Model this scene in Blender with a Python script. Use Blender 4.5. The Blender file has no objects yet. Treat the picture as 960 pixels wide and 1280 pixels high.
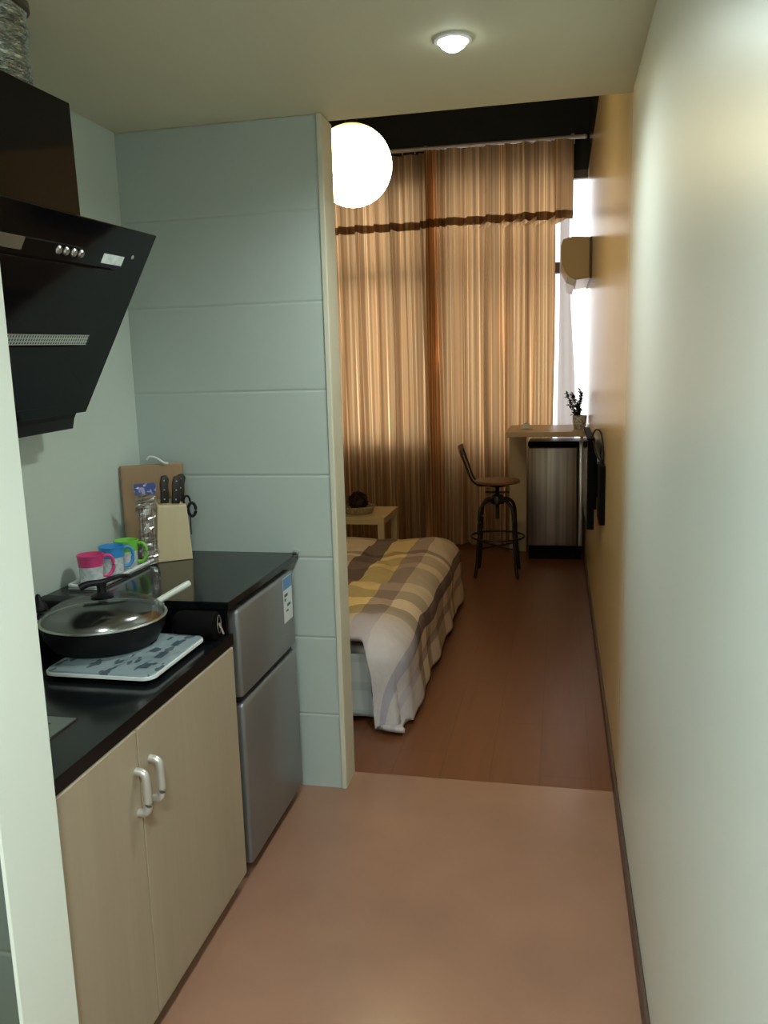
import bpy, bmesh, math, random
from mathutils import Vector, Matrix, noise
random.seed(7)
PI = math.pi
sc = bpy.context.scene
COL = sc.collection
sc.view_settings.view_transform = 'Standard'
sc.view_settings.look = 'None'
sc.view_settings.exposure = 0.0

# ------------------------------------------------------------------ materials
def mat(name, col, rough=0.5, metal=0.0, var=0.0, vscale=6.0, vstretch=(1, 1, 1), bump=0.0, bscale=60.0,
        emit=None, estr=0.0, coat=0.0, spec=0.5, alpha=1.0):
    m = bpy.data.materials.new(name); m.use_nodes = True
    nt = m.node_tree; N = nt.nodes; L = nt.links
    b = N['Principled BSDF']
    b.inputs['Base Color'].default_value = (*col, 1)
    b.inputs['Roughness'].default_value = rough
    b.inputs['Metallic'].default_value = metal
    b.inputs['Specular IOR Level'].default_value = spec
    b.inputs['Coat Weight'].default_value = coat
    b.inputs['Alpha'].default_value = alpha
    tc = N.new('ShaderNodeTexCoord'); mp = N.new('ShaderNodeMapping')
    mp.inputs['Scale'].default_value = vstretch
    L.new(tc.outputs['Object'], mp.inputs['Vector'])
    if var > 0:
        n = N.new('ShaderNodeTexNoise'); n.inputs['Scale'].default_value = vscale; n.inputs['Detail'].default_value = 5
        L.new(mp.outputs['Vector'], n.inputs['Vector'])
        r = N.new('ShaderNodeMapRange'); r.inputs[1].default_value = .3; r.inputs[2].default_value = .7
        r.inputs[3].default_value = 1 - var; r.inputs[4].default_value = 1 + var
        L.new(n.outputs['Fac'], r.inputs[0])
        mx = N.new('ShaderNodeMix'); mx.data_type = 'RGBA'; mx.blend_type = 'MULTIPLY'
        mx.inputs[0].default_value = 1; mx.inputs[6].default_value = (*col, 1)
        L.new(r.outputs[0], mx.inputs[7]); L.new(mx.outputs[2], b.inputs['Base Color'])
    if bump > 0:
        n2 = N.new('ShaderNodeTexNoise'); n2.inputs['Scale'].default_value = bscale; n2.inputs['Detail'].default_value = 3
        L.new(mp.outputs['Vector'], n2.inputs['Vector'])
        bp = N.new('ShaderNodeBump'); bp.inputs['Strength'].default_value = bump; bp.inputs['Distance'].default_value = .01
        L.new(n2.outputs['Fac'], bp.inputs['Height']); L.new(bp.outputs[0], b.inputs['Normal'])
    if emit:
        b.inputs['Emission Color'].default_value = (*emit, 1); b.inputs['Emission Strength'].default_value = estr
    return m

def glassy(name, col=(1, 1, 1), opac=0.15, rough=0.05):
    m = bpy.data.materials.new(name); m.use_nodes = True
    nt = m.node_tree; N = nt.nodes; L = nt.links
    for n in list(N):
        if n.type != 'OUTPUT_MATERIAL': N.remove(n)
    t = N.new('ShaderNodeBsdfTransparent'); t.inputs[0].default_value = (*col, 1)
    g = N.new('ShaderNodeBsdfGlossy'); g.inputs['Roughness'].default_value = rough
    mx = N.new('ShaderNodeMixShader'); mx.inputs[0].default_value = opac
    L.new(t.outputs[0], mx.inputs[1]); L.new(g.outputs[0], mx.inputs[2])
    L.new(mx.outputs[0], N['Material Output'].inputs[0])
    return m

def cloth(name, col, trans, tfac, fold_shading=True, transp=0.0, sheen_mix=0.12):
    """woven curtain cloth: diffuse front, light coming through from behind"""
    m = bpy.data.materials.new(name); m.use_nodes = True
    nt = m.node_tree; N = nt.nodes; L = nt.links
    for n in list(N):
        if n.type != 'OUTPUT_MATERIAL': N.remove(n)
    d = N.new('ShaderNodeBsdfDiffuse'); t = N.new('ShaderNodeBsdfTranslucent'); g = N.new('ShaderNodeBsdfGlossy')
    g.inputs['Roughness'].default_value = .38; g.inputs['Color'].default_value = (.75, .6, .42, 1)
    tc = N.new('ShaderNodeTexCoord'); mp = N.new('ShaderNodeMapping'); mp.inputs['Scale'].default_value = (22, 2, .07)
    L.new(tc.outputs['Object'], mp.inputs['Vector'])
    n = N.new('ShaderNodeTexNoise'); n.inputs['Scale'].default_value = 1.6; n.inputs['Detail'].default_value = 4
    L.new(mp.outputs[0], n.inputs['Vector'])
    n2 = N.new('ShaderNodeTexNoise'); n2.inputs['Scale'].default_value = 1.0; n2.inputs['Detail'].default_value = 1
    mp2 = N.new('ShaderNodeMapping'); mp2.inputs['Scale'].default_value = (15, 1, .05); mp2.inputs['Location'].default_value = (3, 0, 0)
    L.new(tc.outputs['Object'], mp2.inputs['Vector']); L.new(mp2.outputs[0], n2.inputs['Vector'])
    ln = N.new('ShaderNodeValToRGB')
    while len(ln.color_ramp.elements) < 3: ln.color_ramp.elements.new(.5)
    for e, (p, k2) in zip(ln.color_ramp.elements, ((.485, 1.0), (.50, 2.7), (.515, 1.0))): e.position = p; e.color = (k2, k2, k2, 1)  # thin bright lines paint satin fold highlights into the cloth colour
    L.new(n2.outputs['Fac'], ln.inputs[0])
    for sh, c in ((d, col), (t, trans)):
        cr = N.new('ShaderNodeValToRGB')
        cr.color_ramp.elements[0].position = .3; cr.color_ramp.elements[1].position = .7
        k = .50 if fold_shading else .95  # broad streaks put the light and dark of folds into the colour
        cr.color_ramp.elements[0].color = (*[x * k for x in c], 1)
        cr.color_ramp.elements[1].color = (*[min(1, x * (2 - k)) for x in c], 1)
        L.new(n.outputs['Fac'], cr.inputs[0])
        if fold_shading:
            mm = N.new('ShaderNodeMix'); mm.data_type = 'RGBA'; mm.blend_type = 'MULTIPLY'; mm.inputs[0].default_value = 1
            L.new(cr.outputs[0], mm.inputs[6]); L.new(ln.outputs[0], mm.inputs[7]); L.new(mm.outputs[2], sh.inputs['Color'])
        else: L.new(cr.outputs[0], sh.inputs['Color'])
    a = N.new('ShaderNodeMixShader'); a.inputs[0].default_value = tfac
    L.new(d.outputs[0], a.inputs[1]); L.new(t.outputs[0], a.inputs[2])
    b = N.new('ShaderNodeMixShader'); b.inputs[0].default_value = sheen_mix
    L.new(a.outputs[0], b.inputs[1]); L.new(g.outputs[0], b.inputs[2])
    last = b
    if transp > 0:
        tr = N.new('ShaderNodeBsdfTransparent'); c = N.new('ShaderNodeMixShader'); c.inputs[0].default_value = transp
        L.new(b.outputs[0], c.inputs[1]); L.new(tr.outputs[0], c.inputs[2]); last = c
    L.new(last.outputs[0], N['Material Output'].inputs[0])
    return m

class NB:
    """small helper to write math node chains"""
    def __init__(s, m):
        s.nt = m.node_tree; s.N = s.nt.nodes; s.L = s.nt.links
    def math(s, op, a, b=None, c=None, clamp=False):
        n = s.N.new('ShaderNodeMath'); n.operation = op; n.use_clamp = clamp
        for i, v in enumerate((a, b, c)):
            if v is None: continue
            if isinstance(v, (int, float)): n.inputs[i].default_value = v
            else: s.L.new(v, n.inputs[i])
        return n.outputs[0]
    def step(s, x, e0, e1):
        n = s.N.new('ShaderNodeMapRange'); n.interpolation_type = 'SMOOTHSTEP'
        s.L.new(x, n.inputs[0]); n.inputs[1].default_value = e0; n.inputs[2].default_value = e1
        return n.outputs[0]
    def mix(s, f, a, b, blend='MIX'):
        n = s.N.new('ShaderNodeMix'); n.data_type = 'RGBA'; n.blend_type = blend
        for i, v in ((0, f), (6, a), (7, b)):
            if isinstance(v, (int, float)): n.inputs[i].default_value = v
            elif isinstance(v, tuple): n.inputs[i].default_value = (*v, 1)
            else: s.L.new(v, n.inputs[i])
        return n.outputs[2]
    def xyz(s, kind='Object'):
        tc = s.N.new('ShaderNodeTexCoord'); sp = s.N.new('ShaderNodeSeparateXYZ')
        s.L.new(tc.outputs[kind], sp.inputs[0]); return sp.outputs, tc.outputs[kind]
    def noise(s, vec, scale, detail=4, stretch=(1, 1, 1)):
        mp = s.N.new('ShaderNodeMapping'); mp.inputs['Scale'].default_value = stretch; s.L.new(vec, mp.inputs[0])
        n = s.N.new('ShaderNodeTexNoise'); n.inputs['Scale'].default_value = scale; n.inputs['Detail'].default_value = detail
        s.L.new(mp.outputs[0], n.inputs['Vector']); return n.outputs['Fac']
    def bump(s, h, strength, dist=.005):
        n = s.N.new('ShaderNodeBump'); n.inputs['Strength'].default_value = strength; n.inputs['Distance'].default_value = dist
        s.L.new(h, n.inputs['Height']); s.L.new(n.outputs[0], s.N['Principled BSDF'].inputs['Normal'])

def m_right_wall():
    m = mat('painted right wall', (.7, .76, .7), .36)
    h = NB(m); (x, y, z), v = h.xyz()
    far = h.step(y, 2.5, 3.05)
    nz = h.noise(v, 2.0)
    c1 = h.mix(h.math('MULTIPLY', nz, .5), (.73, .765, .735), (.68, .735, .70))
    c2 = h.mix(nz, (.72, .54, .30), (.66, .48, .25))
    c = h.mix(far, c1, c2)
    dark = h.math('MULTIPLY', h.step(z, 3.112, 3.122), h.step(y, 2.88, 2.9))
    c = h.mix(dark, c, (.022, .014, .013))
    h.L.new(c, h.N['Principled BSDF'].inputs['Base Color'])
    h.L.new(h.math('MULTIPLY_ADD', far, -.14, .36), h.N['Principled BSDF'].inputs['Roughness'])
    return m

def m_tile(name, col, off=.291, size=.3, groove=.0035, rough=.3, dark=1.0):
    """large wall tiles, only the horizontal joints show"""
    m = mat(name, col, rough)
    h = NB(m); (x, y, z), v = h.xyz()
    t = h.math('FRACT', h.math('DIVIDE', h.math('ADD', z, 3 * size - off), size))
    d = h.math('MULTIPLY', h.math('MINIMUM', t, h.math('SUBTRACT', 1, t)), size)
    g = h.step(d, groove * .3, groove)
    nz = h.noise(v, 1.5)
    base = h.mix(nz, tuple(c * .95 for c in col), tuple(min(1, c * 1.05) for c in col))
    c = h.mix(g, tuple(c * dark for c in col), base)
    h.L.new(c, h.N['Principled BSDF'].inputs['Base Color'])
    h.bump(h.step(d, 0, groove * 2.2), .42, .004)
    return m

def m_planks():
    m = mat('dark brown laminate boards', (.12, .06, .035), .33)
    h = NB(m); (x, y, z), v = h.xyz()
    t = h.math('DIVIDE', h.math('ADD', x, 5), .19)
    row = h.math('FLOOR', t); fr = h.math('FRACT', t)
    yy = h.math('ADD', h.math('DIVIDE', y, 1.25), h.math('MULTIPLY', h.math('FRACT', h.math('MULTIPLY', row, .37)), 1.0))
    fy = h.math('FRACT', yy); cell = h.math('ADD', h.math('FLOOR', yy), h.math('MULTIPLY', row, 7.3))
    rnd = h.math('FRACT', h.math('MULTIPLY', h.math('SINE', h.math('MULTIPLY', cell, 12.99)), 437.5))
    nz = h.noise(v, 3.0, 6, (9, .7, 1))
    base = h.mix(nz, (.135, .047, .020), (.21, .078, .032))
    base = h.mix(h.math('MULTIPLY', rnd, .25), base, (.15, .058, .027))
    ex = h.math('MULTIPLY', h.math('MINIMUM', fr, h.math('SUBTRACT', 1, fr)), .19)
    ey = h.math('MULTIPLY', h.math('MINIMUM', fy, h.math('SUBTRACT', 1, fy)), 1.25)
    e = h.step(h.math('MINIMUM', ex, ey), .0005, .0025)
    h.L.new(h.mix(h.math('MULTIPLY_ADD', e, .55, .45), (.06, .026, .014), base), h.N['Principled BSDF'].inputs['Base Color'])
    return m

def m_birch(name, a, b, scale=2.0, rough=.45):
    m = mat(name, a, rough)
    h = NB(m); (x, y, z), v = h.xyz()
    nz = h.noise(v, scale, 6, (6, 6, .5)); n2 = h.noise(v, scale * 4, 3, (12, 12, .3))
    c = h.mix(nz, a, b); c = h.mix(h.math('MULTIPLY', n2, .35), c, tuple(k * .8 for k in b))
    h.L.new(c, h.N['Principled BSDF'].inputs['Base Color'])
    return m

def m_plaid():
    m = mat('plaid cotton', (.6, .5, .4), .85)
    h = NB(m)
    uv = h.N.new('ShaderNodeUVMap'); uv.uv_map = 'flat'
    sp = h.N.new('ShaderNodeSeparateXYZ'); h.L.new(uv.outputs[0], sp.inputs[0])
    u, v = sp.outputs[0], sp.outputs[1]
    def ramp(x, period, off, stops):
        f = h.math('FRACT', h.math('DIVIDE', h.math('ADD', x, off), period))
        r = h.N.new('ShaderNodeValToRGB'); r.color_ramp.interpolation = 'CONSTANT'
        while len(r.color_ramp.elements) < len(stops): r.color_ramp.elements.new(.5)
        for e, (p, c) in zip(r.color_ramp.elements, stops): e.position = p; e.color = (*c, 1)
        h.L.new(f, r.inputs[0]); return r.outputs[0]
    cream, yel, taupe, lil, br = (.66, .53, .38), (.74, .56, .25), (.19, .125, .105), (.40, .34, .38), (.42, .31, .25)
    def bands(x, lo, hi, stops):
        f = h.math('DIVIDE', h.math('SUBTRACT', x, lo), hi - lo, clamp=True)
        r = h.N.new('ShaderNodeValToRGB'); r.color_ramp.interpolation = 'CONSTANT'
        while len(r.color_ramp.elements) < len(stops): r.color_ramp.elements.new(.5)
        for e, (p, c) in zip(r.color_ramp.elements, stops): e.position = max(0, (p - lo) / (hi - lo)); e.color = (*c, 1)
        h.L.new(f, r.inputs[0]); return r.outputs[0]
    A = bands(u, -2.6, -.2, [(-2.6, cream), (-2.3, taupe), (-2.1, yel), (-1.9, lil), (-1.65, cream), (-1.22, taupe), (-1.075, yel), (-.915, br), (-.80, cream), (-.66, taupe), (-.60, cream), (-.52, br), (-.47, cream)])
    g = lambda k: (k, k * .97, k * .95)
    W = bands(v, 2.8, 5.9, [(2.8, g(.95)), (3.60, g(.60)), (3.74, g(1.15)), (3.88, g(.66)), (4.02, g(1.0)), (4.18, g(.72)), (4.50, g(1.1)), (4.62, g(.8)), (4.80, g(1.2)), (4.87, g(.55)), (4.93, g(1.0)), (5.3, g(.7)), (5.5, g(1.0))])
    c = h.mix(.95, A, W, 'MULTIPLY')
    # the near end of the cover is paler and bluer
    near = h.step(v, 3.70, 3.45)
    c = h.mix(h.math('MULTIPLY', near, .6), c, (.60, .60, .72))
    tc = h.N.new('ShaderNodeTexCoord')
    nz = h.noise(tc.outputs['Object'], 40, 3)
    c = h.mix(.12, c, nz, 'MULTIPLY')
    h.L.new(c, h.N['Principled BSDF'].inputs['Base Color'])
    h.bump(h.noise(tc.outputs['Object'], 7, 4), .5, .03)
    return m

def m_sheet():
    m = mat('pale blue checked cotton', (.6, .68, .72), .85)
    h = NB(m); (x, y, z), v = h.xyz()
    def band(q, p, w):
        f = h.math('FRACT', h.math('DIVIDE', h.math('ADD', q, 9), p)); return h.step(h.math('ABSOLUTE', h.math('SUBTRACT', f, .5)), w + .04, w)
    c = h.mix(h.math('MULTIPLY', band(x, .11, .14), .35), (.60, .67, .70), (.36, .44, .50))
    c = h.mix(h.math('MULTIPLY', band(z, .13, .14), .35), c, (.36, .44, .50))
    h.L.new(c, h.N['Principled BSDF'].inputs['Base Color'])
    return m

def m_hobglass():
    m = mat('grey printed hob glass', (.27, .33, .36), .12)
    h = NB(m); (x, y, z), v = h.xyz()
    nz = h.noise(v, 34, 2, (1, .5, 1)); n2 = h.noise(v, 14, 2)
    s = h.step(nz, .57, .62); s2 = h.step(n2, .55, .66)
    c = h.mix(h.math('MULTIPLY', s2, .5), (.30, .37, .40), (.18, .235, .26))
    c = h.mix(h.math('MULTIPLY', s, .8), c, (.05, .07, .085))
    h.L.new(c, h.N['Principled BSDF'].inputs['Base Color'])
    return m

def m_mesh_metal():
    m = mat('perforated grey metal', (.42, .46, .46), .35, .6)
    h = NB(m); (x, y, z), v = h.xyz()
    f = h.math('FRACT', h.math('MULTIPLY', y, 95)); s = h.step(f, .4, .55)
    f2 = h.math('FRACT', h.math('MULTIPLY', z, 130)); s2 = h.step(f2, .25, .4)
    c = h.mix(h.math('MULTIPLY', s, s2), (.68, .73, .72), (.10, .12, .12))
    h.L.new(c, h.N['Principled BSDF'].inputs['Base Color'])
    return m

def m_header():
    m = mat('blue printed card', (.05, .08, .3), .35)
    h = NB(m); (x, y, z), v = h.xyz()
    c = h.mix(h.step(h.noise(v, 60, 3), .52, .6), (.03, .06, .27), (.35, .33, .5))
    c = h.mix(h.step(h.noise(v, 90, 2), .62, .68), c, (.75, .78, .85))
    h.L.new(c, h.N['Principled BSDF'].inputs['Base Color'])
    return m

def m_globe():
    m = mat('glowing lamp globe', (.9, .85, .6), .5)
    h = NB(m); (x, y, z), v = h.xyz()
    t = h.step(z, .10, .165)
    b = h.N['Principled BSDF']
    h.L.new(h.mix(t, (1.0, .86, .50), (.85, .72, .16)), b.inputs['Emission Color'])
    s = h.math('SUBTRACT', 24.0, h.math('MULTIPLY', t, 22.9))
    h.L.new(s, b.inputs['Emission Strength'])
    return m

M = {}
M['white_paint'] = mat('cool white paint', (.80, .84, .77), .5, var=.03, vscale=2)
M['ceil'] = mat('ceiling paint', (.68, .65, .49), .7, var=.03, vscale=1.5)
M['dark'] = mat('black painted upper wall', (.012, .013, .016), .6, var=.2)
M['tile'] = m_tile('pale green grey wall tile', (.515, .58, .555), dark=.96)
M['tile_dark'] = m_tile('grey wall tile by entrance', (.12, .15, .13), off=.605, rough=.35, dark=1.3)
M['leftwall'] = mat('smooth pale wall', (.60, .67, .62), .42, var=.03, vscale=1.5)
M['cream'] = mat('cream edge paint', (.66, .64, .52), .45, var=.03)
M['floor'] = mat('terracotta toned floor', (.315, .168, .112), .22, var=.10, vscale=2.2)
M['planks'] = m_planks()
M['base'] = mat('dark brown skirting', (.085, .05, .035), .45, var=.15)
M['birch'] = m_birch('pale birch laminate', (.44, .36, .265), (.37, .29, .20))
M['birch_edge'] = mat('white edging', (.75, .72, .64), .4)
M['black_top'] = mat('black polished worktop', (.006, .007, .008), .14, var=.3, vscale=30, spec=.3)
M['chrome'] = mat('brushed steel', (.60, .60, .58), .28, 1.0)
M['handle'] = mat('satin pale metal', (.66, .64, .60), .35, .6)
M['steel'] = mat('stainless steel', (.42, .44, .44), .3, 1.0, var=.06, vscale=8, vstretch=(1, 1, .1))
M['fridge'] = mat('silver grey fridge door', (.235, .235, .24), .34, .55, var=.05, vscale=3, vstretch=(1, 1, .1))
M['fridge_side'] = mat('dark grey fridge body', (.035, .035, .04), .5)
M['black_glass'] = mat('black glass', (.005, .005, .007), .08, spec=.16)
M['black'] = mat('black plastic', (.008, .008, .009), .4, spec=.25)
M['black_cloth'] = mat('black cloth', (.0035, .003, .003), .7, spec=.08)
M['black_matt'] = mat('black enamel', (.007, .0065, .007), .5, var=.1, spec=.22)
M['foil'] = mat('crinkled foil', (.60, .63, .60), .26, .92, var=.3, vscale=45, bump=1.0, bscale=38, vstretch=(1, 1, 2.5))
M['white'] = mat('white plastic', (.78, .80, .80), .35)
M['mesh'] = m_mesh_metal()
M['display'] = mat('pale display', (.62, .70, .68), .3, emit=(.6, .7, .68), estr=.15, var=.2, vscale=60)
M['hobglass'] = m_hobglass()
M['lidglass'] = glassy('lid glass', (.58, .63, .61), .30, .16)
M['clear'] = glassy('clear plastic film', (.86, .87, .87), .22, .14)
M['pane'] = glassy('window glass', (.97, .98, 1), .06, .02)
M['pink'] = mat('pink plastic', (.72, .07, .24), .3)
M['blue'] = mat('blue plastic', (.05, .30, .72), .3)
M['green'] = mat('green plastic', (.22, .62, .08), .3)
M['cupbody'] = mat('printed white mug wall', (.62, .66, .68), .3, var=.25, vscale=70)
M['board'] = m_birch('brown chopping board wood', (.40, .245, .13), (.31, .18, .09), 3)
M['block'] = m_birch('light knife block wood', (.70, .58, .37), (.64, .51, .31), 2)
M['paleh'] = mat('pale grey handle', (.62, .63, .58), .4)
M['knifeh'] = mat('dark brown black handle', (.02, .013, .011), .4)
M['header'] = m_header()
M['chop'] = mat('pinkish chopsticks', (.42, .30, .27), .5)
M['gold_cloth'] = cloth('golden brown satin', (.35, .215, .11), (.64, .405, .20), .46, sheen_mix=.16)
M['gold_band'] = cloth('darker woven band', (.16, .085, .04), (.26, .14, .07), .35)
M['sheer'] = cloth('white sheer cloth', (.50, .46, .44), (.30, .285, .275), .5, fold_shading=False, transp=.10, sheen_mix=.02)
M['rod'] = mat('pale metal rail', (.66, .60, .60), .4, .3)
M['ac'] = mat('beige plastic casing', (.56, .40, .22), .4)
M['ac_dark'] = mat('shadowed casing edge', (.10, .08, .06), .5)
M['tabletop'] = m_birch('light beech board', (.62, .46, .28), (.54, .38, .22), 2)
M['stoolwood'] = m_birch('brown wooden seat', (.22, .10, .045), (.15, .065, .03), 3)
M['iron'] = mat('dark iron', (.022, .016, .014), .42, .5)
M['minifridge'] = mat('steel door with painted reflections', (.27, .215, .18), .30, .85, var=.42, vscale=1.6, vstretch=(16, 16, .15))  # vertical streaks and warm tone paint the curtain's reflection into the steel
M['duvet'] = m_plaid()
M['sheet'] = m_sheet()
M['mattress'] = mat('white mattress ticking', (.62, .62, .60), .8, var=.05)
M['bedbase'] = mat('dark bed base', (.05, .03, .022), .6)
M['coffee'] = m_birch('pale birch table', (.66, .52, .29), (.60, .46, .25), 2)
M['basket'] = mat('pale woven bowl', (.40, .32, .20), .7, var=.4, vscale=70, bump=.8, bscale=90)
M['darkleaf'] = mat('dark red brown foliage', (.035, .012, .010), .6, var=.5, vscale=30)
M['leaf'] = mat('dark plant leaves', (.018, .022, .014), .5, var=.4, vscale=40)
M['mosaic'] = mat('grey speckled glass pot', (.55, .54, .55), .25, var=.7, vscale=75)
M['paper'] = mat('white tissue', (.90, .89, .87), .7)
M['globe'] = m_globe()
M['led'] = mat('lit lamp lens', (1, 1, 1), .5, emit=(.90, 1.0, .92), estr=14)
M['screen'] = mat('tv screen', (.010, .010, .012), .12, spec=.4)
M['frame'] = mat('dark window frame', (.12, .11, .10), .5)
M['sill'] = mat('plain wall under window', (.30, .24, .18), .7)
M['rightwall'] = m_right_wall()
M['red'] = mat('red plug', (.35, .02, .02), .4)
M['labelblue'] = mat('blue label print', (.10, .24, .50), .4)
M['labelwhite'] = mat('white label print', (.62, .67, .68), .45)
M['labelink'] = mat('dark label print', (.05, .08, .10), .5)
M['stick'] = mat('pale zip pull', (.55, .42, .42), .35, .5)

# ------------------------------------------------------------------ mesh building
def _tag_new(bm, n0):
    bm.verts.ensure_lookup_table(); return bm.verts[n0:]

def box(bm, x0, x1, y0, y1, z0, z1, bev=0.0, seg=2, mi=0):
    n0 = len(bm.faces)
    r = bmesh.ops.create_cube(bm, size=1)
    for v in r['verts']:
        v.co = Vector((x0 + (v.co.x + .5) * (x1 - x0), y0 + (v.co.y + .5) * (y1 - y0), z0 + (v.co.z + .5) * (z1 - z0)))
    if bev > 0:
        es = list({e for v in r['verts'] for e in v.link_edges})
        bmesh.ops.bevel(bm, geom=es, offset=bev, segments=seg, profile=.5, affect='EDGES')
    bm.faces.ensure_lookup_table()
    for f in bm.faces[n0:]: f.material_index = mi

def hexa(bm, o, e1, e2, e3, bev=0.0, seg=2):
    """box spanned by three edge vectors from corner o"""
    o, e1, e2, e3 = map(Vector, (o, e1, e2, e3))
    r = bmesh.ops.create_cube(bm, size=1)
    for v in r['verts']:
        c = v.co + Vector((.5, .5, .5)); v.co = o + e1 * c.x + e2 * c.y + e3 * c.z
    fs = list({f for v in r['verts'] for f in v.link_faces})
    bmesh.ops.recalc_face_normals(bm, faces=fs)
    if bev > 0:
        es = list({e for v in r['verts'] for e in v.link_edges})
        bmesh.ops.bevel(bm, geom=es, offset=bev, segments=seg, profile=.5, affect='EDGES')

def lathe(bm, prof, c=(0, 0, 0), seg=32, M4=None):
    """revolve (r, z) points about the z axis at c; M4 turns the result first"""
    rings = []
    for r, z in prof:
        if r < 1e-6:
            rings.append([Vector((0, 0, z))])
        else:
            rings.append([Vector((r * math.cos(2 * PI * i / seg), r * math.sin(2 * PI * i / seg), z)) for i in range(seg)])
    T = Matrix.Translation(Vector(c)) @ (M4 or Matrix.Identity(4))
    vr = [[bm.verts.new(T @ p) for p in ring] for ring in rings]
    for a, b in zip(vr[:-1], vr[1:]):
        for i in range(seg):
            j = (i + 1) % seg
            if len(a) == 1 and len(b) == 1: continue
            if len(a) == 1: bm.faces.new((a[0], b[j], b[i]))
            elif len(b) == 1: bm.faces.new((a[i], a[j], b[0]))
            else: bm.faces.new((a[i], a[j], b[j], b[i]))

def tube(bm, pts, r, seg=10, closed=False, radii=None):
    pts = [Vector(p) for p in pts]; n = len(pts); rings = []
    up = Vector((0, 0, 1))
    for i, p in enumerate(pts):
        a = pts[(i - 1) % n] if (closed or i > 0) else p
        b = pts[(i + 1) % n] if (closed or i < n - 1) else p
        t = (b - a).normalized()
        s = t.cross(up)
        if s.length < .05: s = t.cross(Vector((1, 0, 0)))
        s.normalize(); w = s.cross(t).normalized()
        rr = radii[i] if radii else r
        rings.append([bm.verts.new(p + s * rr * math.cos(2 * PI * k / seg) + w * rr * math.sin(2 * PI * k / seg)) for k in range(seg)])
    m = n if closed else n - 1
    for i in range(m):
        a, b = rings[i], rings[(i + 1) % n]
        for k in range(seg):
            l = (k + 1) % seg
            bm.faces.new((a[k], a[l], b[l], b[k]))
    if not closed:
        bm.faces.new(rings[0]); bm.faces.new(list(reversed(rings[-1])))

def prism(bm, poly, e):
    """polygon (3d points) pushed along e"""
    a = [bm.verts.new(Vector(p)) for p in poly]; b = [bm.verts.new(Vector(p) + Vector(e)) for p in poly]
    n = len(a); fs = [bm.faces.new(a), bm.faces.new(list(reversed(b)))]
    for i in range(n): fs.append(bm.faces.new((a[i], b[i], b[(i + 1) % n], a[(i + 1) % n])))
    bmesh.ops.recalc_face_normals(bm, faces=fs)

def circ(c, r, n, axis='z', a0=0, a1=2 * PI, end=False):
    out = []
    for i in range(n + (1 if end else 0)):
        t = a0 + (a1 - a0) * i / n; p, q = r * math.cos(t), r * math.sin(t)
        out.append((c[0] + p, c[1] + q, c[2]) if axis == 'z' else (c[0], c[1] + p, c[2] + q) if axis == 'x' else (c[0] + p, c[1], c[2] + q))
    return out

def spline(pts, n=8):
    """smooth path through points"""
    P = [Vector(p) for p in pts]; P = [P[0]] + P + [P[-1]]; out = []
    for i in range(1, len(P) - 2):
        for k in range(n):
            t = k / n; a, b, c, d = P[i - 1], P[i], P[i + 1], P[i + 2]
            out.append(.5 * ((2 * b) + (c - a) * t + (2 * a - 5 * b + 4 * c - d) * t * t + (3 * b - a - 3 * c + d) * t ** 3))
    out.append(P[-2]); return out

OFF = {}
def obj(name, bm, material, parent=None, smooth=None, mods=None):
    off = OFF.get(parent.name, Vector()) if parent else Vector()
    if off.length > 0: bmesh.ops.translate(bm, verts=bm.verts, vec=-off)
    bmesh.ops.recalc_face_normals(bm, faces=bm.faces)
    me = bpy.data.meshes.new(name); bm.to_mesh(me); bm.free()
    for mm in (material if isinstance(material, (list, tuple)) else [material]): me.materials.append(mm)
    o = bpy.data.objects.new(name, me); COL.objects.link(o)
    if parent: o.parent = parent; OFF[o.name] = off
    if smooth is not None:
        me.polygons.foreach_set('use_smooth', [True] * len(me.polygons))
        try: me.set_sharp_from_angle(angle=math.radians(smooth))
        except Exception: pass
    return o

def B(fn, *a, **k):
    bm = bmesh.new(); fn(bm, *a, **k); return bm

def thing(name, label, cat, loc=(0, 0, 0), group=None):
    o = bpy.data.objects.new(name, None); COL.objects.link(o); o.location = loc; o.empty_display_size = .1
    OFF[o.name] = Vector(loc); tag(o, label, cat, group); return o

def tag(o, label, cat, group=None):
    o['label'] = label; o['category'] = cat
    if group: o['group'] = group
    return o

def struct(name, bm, m, parent=None, smooth=None):
    o = obj(name, bm, m, parent, smooth)
    if not parent: o['kind'] = 'structure'
    return o

def copy_tree(o, parent=None):
    c = o.copy(); COL.objects.link(c)
    if parent: c.parent = parent
    for ch in list(o.children): copy_tree(ch, c)
    return c

# ------------------------------------------------------------------ the setting
XW, XK = .217, -1.52           # right wall plane, kitchen left wall plane
YP0, YP1 = 2.765, 2.894        # partition between kitchen and bedroom
YF = 7.25                      # window wall
ZK, ZB = 2.39, 4.0
XB = -2.7                      # bedroom left wall
YB = -.9                       # wall behind the viewpoint

struct('floor', B(box, XK, XW, YB, YP1, -.05, 0), M['floor'])
struct('floor.001', B(box, XB, XW, YP1, YF, -.05, 0), M['planks'])
struct('wall_right', B(box, XW, XW + .12, YB, YF + .2, -.05, ZB + .05), M['rightwall'])
struct('wall_left', B(box, XK - .1, XK, YB, YP0, -.05, ZK), M['leftwall'])
struct('wall_bedroom_left', B(box, XB - .1, XB, YP1, YF + .2, -.05, ZB), M['cream'])
struct('wall_back', B(box, XK - .1, XW, YB - .1, YB, -.05, ZK), M['white_paint'])
struct('ceiling', B(box, XK - .1, XW, YB - .1, 2.86, ZK, ZK + .1), M['ceil'])
struct('ceiling.001', B(box, XB - .1, XW, 2.72, YF + .2, ZB, ZB + .1), M['dark'])
struct('wall_loft', B(box, XB - .1, XW, 2.74, 2.86, ZK + .1, ZB), M['dark'])

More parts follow.
